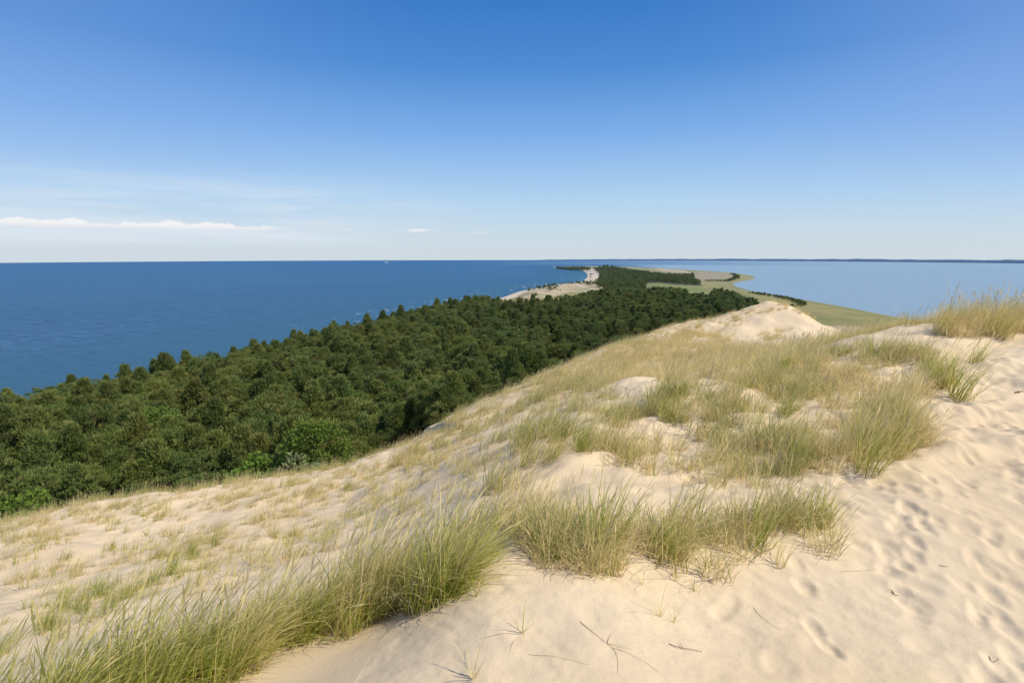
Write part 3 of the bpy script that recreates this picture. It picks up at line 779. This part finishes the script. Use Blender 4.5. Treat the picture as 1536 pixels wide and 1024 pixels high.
# the grassy ridge at the right
rp = [(9.4, 12.4), (9.6, 11.9), (10.6, 11.6), (12.2, 11.9), (14, 12.4), (13.5, 14), (11.2, 14.2), (10.3, 13.4)]
n = 620; X = rng.uniform(8, 14, n); Y = rng.uniform(11.5, 14.4, n); m = sdist(X, Y, rp)[0] > 0
G += [(X[i], Y[i], random.choice(['green', 'blue', 'straw', 'blue', 'straw', 'blue', 'straw', 'straw']), rng.uniform(.9, 1.3), rng.uniform(.05, .45), rng.normal(0, .5)) for i in np.where(m)[0]]
scatter_grass('ridge_grass', G, 'tall pale grass crowning the sandy ridge at the right edge')
G = []
# grass of the slope towards the mound and along the crest
def band(Pw, dens, kinds, scale, tone, thr=None, nsc=.6):
    A = np.array(Pw); x0, y0 = A.min(0); x1, y1 = A.max(0); n = int((x1 - x0) * (y1 - y0) * dens)
    X = rng.uniform(x0, x1, n); Y = rng.uniform(y0, y1, n); m = inside(X, Y, Pw)
    if thr is not None: m &= fbm(X * nsc + 11, Y * nsc + 4, 3) > thr
    X, Y = X[m], Y[m]; kk = rng.choice(len(kinds), len(X), p=np.array([w for _, w in kinds]) / sum(w for _, w in kinds))
    return [(X[i], Y[i], kinds[kk[i]][0], scale * rng.uniform(.75, 1.25), tone + rng.uniform(-.2, .2), rng.normal(0, .35)) for i in range(len(X))]
G += band([(0.3,13.5),(2.0,16),(4,20.5),(7,27),(10,34),(12,36),(12.5,30),(11,24),(13.5,19),(10.5,14.8),(6,13),(2.5,11)], 11, [('straw', 3), ('blue', 1.6), ('tiny', 1)], .85, .2, -.3, .35)
G += band([(10,34),(13.5,40),(16.5,41),(18.5,38.5),(19,35),(16.8,36),(15,36.5),(13,33),(11.5,29),(15,28),(17,27),(13,22),(11,26)], 6, [('straw', 2), ('blue', 1)], .8, .15, -.08, .5)
G += band([(14.2,30.0),(16.2,31.5),(16.8,33),(15.5,34.5),(14,33)], 5, [('straw', 2), ('blue', 1)], .9, .0, .0, .8)
G += band([(8.3,13.5),(10.2,13.3),(11.9,15.0),(12.6,18.2),(10.5,17.2),(8.3,15.6)], 10, [('straw', 2), ('blue', 2)], .9, .1, -.25, .6)
G += band([(-3.2,12.0),(-2.6,13.9),(-1.0,14.6),(1.0,17.2),(3.3,21.5),(6.2,28),(7,26),(4.8,20),(2.6,15.5),(0,12.3)], 17, [('straw', 2.4), ('tiny', 1)], .75, .1, -.5, .6)
# fringe along the left crest
C = [(-16,12.3)] + DUNE[2:11]
for i in range(len(C) - 1):
    L = math.dist(C[i], C[i + 1]); n = int(L * (64 if i < 7 else 54))
    for k in range(n):
        t = random.random(); d = -random.random() ** 1.3 * (3.6 if i < 6 else 5.5) + 2.0
        nx, ny = -(C[i + 1][1] - C[i][1]) / L, (C[i + 1][0] - C[i][0]) / L
        G.append((C[i][0] + (C[i + 1][0] - C[i][0]) * t + nx * d, C[i][1] + (C[i + 1][1] - C[i][1]) * t + ny * d, random.choice(['straw', 'tiny', 'straw']), random.uniform(.4, .66), random.uniform(-.2, .4), random.gauss(0, .3)))
G += region([(620,700),(760,640),(840,600),(900,560),(930,600),(880,640),(800,665),(740,700),(680,720)], 13, [('straw', 2.4), ('tiny', 1)], .72, .05, -.25, .8)
scatter_grass('straw_grass', G, 'straw coloured grass along the dune crest up to the bare mound')
G = []
# thin grass over the left slope, denser in two streaks
G += region([(0,800),(300,745),(520,705),(700,650),(720,740),(640,800),(420,860),(200,930),(0,1000)], 20, [('tiny', 3), ('sprig', 2), ('straw', .4)], .75, .15, -.1, .9, jitter=.3)
G += region([(0,800),(300,745),(520,705),(700,650),(720,740),(640,800),(420,860),(200,930),(0,1000)], 9.0, [('straw', 1)], .52, .1, .02, .7, jitter=.3)
G += region([(-20,985),(60,930),(160,880),(250,830),(330,790),(350,805),(270,850),(190,905),(100,960),(-10,1010)], 15, [('green', 1), ('straw', 2)], .55, -.1, jitter=.3)
G += region([(400,870),(520,820),(640,770),(700,740),(710,780),(600,840),(440,900)], 6, [('tiny', 2), ('straw', .6)], .8, .1, -.1, 1, jitter=.3)
scatter_grass('thin_slope_grass', G, 'thin wispy grass scattered over the pale slope on the left')

# ------------------------------------------------------------------ dry stalks, twigs on the sand
def stalk(px0, py0, px1, py1, lab, mat='stalk', r=.0026, name='dry_stalk', lift=.008, forks=()):
    a = hit(px0, py0); b = hit(px1, py1); r = r * .55; n = 9; pts = []
    off = random.uniform(-.03, .03)
    for i in range(n):
        t = i / (n - 1); x = a[0] + (b[0] - a[0]) * t + off * math.sin(3.14 * t); y = a[1] + (b[1] - a[1]) * t + off * math.sin(3.1 * t)
        pts.append(Vector((x, y, zat(x, y) + r * .7 + lift * math.sin(3.14 * t) * .6)))
    parts = [tube(pts, [r * (1 - .6 * i / n) for i in range(n)], 5)]
    for (t, dx, dy) in forks:
        p = pts[int(t * (n - 1))]; q = []
        for k in range(4):
            x, y = p.x + dx * k / 3, p.y + dy * k / 3; q.append(Vector((x, y, max(zat(x, y) + r, p.z) if k == 0 else zat(x, y) + r + .01)))
        parts.append(tube(q, [r * .8, r * .6, r * .5, r * .3], 4))
    o0 = Vector(pts[0]); v, f = join(parts); me = np_mesh(name, v - np.array(o0), f, 4, [M[mat]])
    o = obj(name, me); o.location = o0; tag(o, lab, 'stalk' if name == 'dry_stalk' else 'twig')
stalk(736, 924, 800, 882, 'straight pale dry stalk lying on the sand right of the green grass band', r=.005)
stalk(792, 980, 882, 1000, 'long thin curved dry stalk lying left in the bottom foreground')
stalk(870, 935, 918, 975, 'brown dry stalk ending at a forked knot on the foreground sand', r=.005, forks=((.9, .15, -.05), (.9, .05, .12)))
stalk(918, 975, 990, 1012, 'dry stalk running from the forked knot towards the bottom of the picture')
stalk(918, 975, 926, 1014, 'short dry stalk hanging down from the forked knot', r=.003)
stalk(1003, 967, 1053, 978, 'dark brown twig with a short fork lying in the foreground sand', 'twig', .005, 'twig', .015, ((.5, .0, .07),))
stalk(1338, 886, 1347, 890, 'small dark bark scrap standing out on the right hand sand', 'twig', .006, 'twig', .008, ((.5, .02, .03), (.3, -.02, .03)))
stalk(1408, 851, 1420, 855, 'very small dark twig on the trodden sand at the right', 'twig', .005, 'twig', .004)
stalk(1522, 590, 1536, 587, 'dark twig poking from the sand at the right edge', 'twig', .02, 'twig', .03, ((.5, .05, .1),))
stalk(1484, 982, 1498, 988, 'curled dark leaf stem near the bottom right corner', 'twig', .004, 'twig', .012)
stalk(1260, 860, 1320, 850, 'faint pale root lying right of the lower clump', 'stalk', .003)
stalk(1130, 915, 1170, 945, 'thin pale stalk alone on the middle foreground sand', 'stalk', .003)

# ------------------------------------------------------------------ a small ship far out
def ship():
    x, y = on_level(580, 394.0, 0); z = -(x * x + y * y) / (2 * RAD)
    s = empty('ship', (x, y, z), math.radians(10)); s.scale = (.22, .22, .3)
    tag(s, 'tiny white ship far out near the horizon', 'ship')
    L, W, Hh = 50, 9, 4
    hv = [(-L, -W, 0), (L * .8, -W, 0), (L, 0, 0), (L * .8, W, 0), (-L, W, 0)]; top = [(a * 1.04, b * 1.1, Hh * 1.3) for a, b, c in hv]
    me = bpy.data.meshes.new('hull'); me.from_pydata(hv + top, [], [(0,1,6,5),(1,2,7,6),(2,3,8,7),(3,4,9,8),(4,0,5,9),(5,6,7,8,9)]); me.materials.append(M['hull']); obj('hull', me, s)
    def bx(nm, x0, x1, w, z0, z1):
        v = [(a, b, c) for c in (z0, z1) for a, b in ((x0, -w), (x1, -w), (x1, w), (x0, w))]
        me = bpy.data.meshes.new(nm); me.from_pydata(v, [], [(0,1,5,4),(1,2,6,5),(2,3,7,6),(3,0,4,7),(4,5,6,7)]); me.materials.append(M['hull']); obj(nm, me, s)
    bx('cabin', -30, 10, 6, 5.2, 10); bx('funnel', -18, -12, 2, 10.01, 15)
ship()

# ------------------------------------------------------------------ sky and sun
SUN_EL = math.radians(50); SUN_AZ = math.radians(116)      # azimuth clockwise from straight ahead
w = bpy.data.worlds.new('World'); scene.world = w; w.use_nodes = True
t = w.node_tree; t.nodes.clear()
class W_(NT):
    def __init__(s, tree): s.t = tree
q = W_(t)
out = q.n('ShaderNodeOutputWorld'); bg = q.n('ShaderNodeBackground'); bg.inputs[1].default_value = .10
sky = q.n('ShaderNodeTexSky', sky_type='NISHITA'); sky.sun_disc = False; sky.sun_elevation = SUN_EL; sky.sun_rotation = SUN_AZ
sky.altitude = 0; sky.air_density = 1.0; sky.dust_density = .6; sky.ozone_density = 2.5
co = q.n('ShaderNodeTexCoord').outputs['Generated']; sp = q.n('ShaderNodeSeparateXYZ'); q.l(co, sp.inputs[0])
X_, Y_, Z_ = sp.outputs
azn = q.mth('ARCTAN2', X_, Y_); el = q.mth('ARCSINE', Z_)
cv = q.n('ShaderNodeCombineXYZ'); q.l(azn, cv.inputs[0]); q.l(el, cv.inputs[1]); uv = cv.outputs[0]
def box1(v, a, b, c, d): return q.mth('MULTIPLY', q.ramp(v, a, b), q.ramp(v, d, c))
# cumulus strip low over the sea
puff = q.noise(q.scalev(uv, (26, 60, 1)), 1, 6, .6); puff2 = q.noise(q.scalev(uv, (7, 3, 1)), 1, 2)
top = q.mth('ADD', .0385, q.mth('MULTIPLY', q.mth('SUBTRACT', puff, .41), .040))
c1 = q.mth('MULTIPLY', q.ramp(q.mth('SUBTRACT', top, el), -.0015, .0025), q.ramp(el, .0315, .0345))
c1 = q.mth('MULTIPLY', c1, q.ramp(azn, -.36, -.42)); c1 = q.mth('MULTIPLY', c1, q.ramp(azn, -1.3, -.9))
def small(a0, a1, e0, e1, k):
    m = q.mth('MULTIPLY', box1(azn, a0, a0 + .02, a1 - .02, a1), box1(el, e0, e0 + .002, e1 - .003, e1)); return q.mth('MULTIPLY', m, k)
sm = q.mth('MULTIPLY', q.mth('MAXIMUM', small(-.205, -.125, .0325, .0400, .9), q.mth('MAXIMUM', small(-.08, -.035, .031, .0365, .7), small(-.31, -.255, .034, .040, .3))), q.ramp(puff, .38, .55))
c1 = q.mth('MAXIMUM', q.mth('MULTIPLY', c1, .85), sm)
# thin veils above and below it
ci = q.noise(q.scalev(uv, (2.2, 26, 1), .04), 1, 6, .62, .4)
veil = q.mth('MULTIPLY', q.mth('MULTIPLY', q.ramp(ci, .34, .68), box1(el, .0, .03, .06, .135)), q.ramp(azn, .02, -.45))
str_ = q.mth('MULTIPLY', q.mth('MULTIPLY', q.ramp(q.noise(q.scalev(uv, (4, 110, 1)), 1, 4, .6), .45, .7), box1(el, .012, .02, .028, .034)), q.ramp(azn, -.1, -.5))
hs = q.n('ShaderNodeHueSaturation'); hs.inputs['Saturation'].default_value = 1.12; hs.inputs['Value'].default_value = 1.0; q.l(sky.outputs[0], hs.inputs['Color'])
gr = q.n('ShaderNodeValToRGB'); q.l(q.mth('DIVIDE', el, 1.0), gr.inputs[0])
E = gr.color_ramp.elements; stops = [(0.0, (.65, .74, .82)), (.035, (.59, .725, .85)), (.09, (.45, .665, .91)), (.19, (.215, .445, .86)), (.29, (.075, .27, .69)), (.40, (.033, .185, .58)), (.75, (.024, .12, .44))]
E[0].position = 0; E[0].color = (*stops[0][1], 1); E[1].position = 1; E[1].color = (.02, .10, .38, 1)
for pp, cc_ in stops[1:]:
    e_ = E.new(pp); e_.color = (*cc_, 1)
tenx = q.n('ShaderNodeVectorMath', operation='SCALE'); q.l(gr.outputs[0], tenx.inputs[0]); tenx.inputs['Scale'].default_value = 10.0
side = q.mth('MULTIPLY', q.ramp(q.mth('ABSOLUTE', q.mth('ADD', azn, -.05)), .15, .85), q.ramp(el, .02, .2))
tn = q.mix(q.mth('MULTIPLY', side, q.mth('ADD', .26, q.mth('MULTIPLY', q.ramp(azn, 0.0, .7), .2))), tenx.outputs[0], (2.9, 4.3, 8.3))
skc = q.mix(.88, hs.outputs[0], tn)
c = q.mix(q.mth('MULTIPLY', veil, .75), skc, (7.6, 8.2, 9.0)); c = q.mix(q.mth('MULTIPLY', str_, .5), c, (7.8, 8.3, 9.0)); c = q.mix(c1, c, q.mix(q.ramp(el, .031, .041), (7.3, 7.7, 8.4), (9.3, 9.2, 9.1)))
q.l(c, bg.inputs[0]); q.l(bg.outputs[0], out.inputs[0])

ld = bpy.data.lights.new('sun', 'SUN'); ld.energy = 5.0; ld.angle = math.radians(.53); ld.color = (1.0, .925, .80)
lo = bpy.data.objects.new('sun', ld); COL.objects.link(lo)
sd_ = Vector((math.sin(SUN_AZ) * math.cos(SUN_EL), math.cos(SUN_AZ) * math.cos(SUN_EL), math.sin(SUN_EL)))
lo.rotation_euler = sd_.to_track_quat('Z', 'Y').to_euler(); lo.location = (30, -20, 80)

# ------------------------------------------------------------------ camera and output
cd = bpy.data.cameras.new('camera'); cam = bpy.data.objects.new('camera', cd); COL.objects.link(cam)
cd.sensor_width = 36; cd.lens = 20.0; cd.clip_end = 30000; cd.clip_start = .05
cam.location = (0, 0, CAMZ); cam.rotation_euler = (math.pi / 2 - PITCH, 0, 0)
scene.camera = cam
scene.view_settings.view_transform = 'Standard'; scene.view_settings.look = 'None'; scene.view_settings.exposure = 0; scene.view_settings.gamma = 1

scene.cycles.max_bounces = 5; scene.cycles.diffuse_bounces = 2; scene.cycles.glossy_bounces = 2; scene.cycles.transmission_bounces = 2
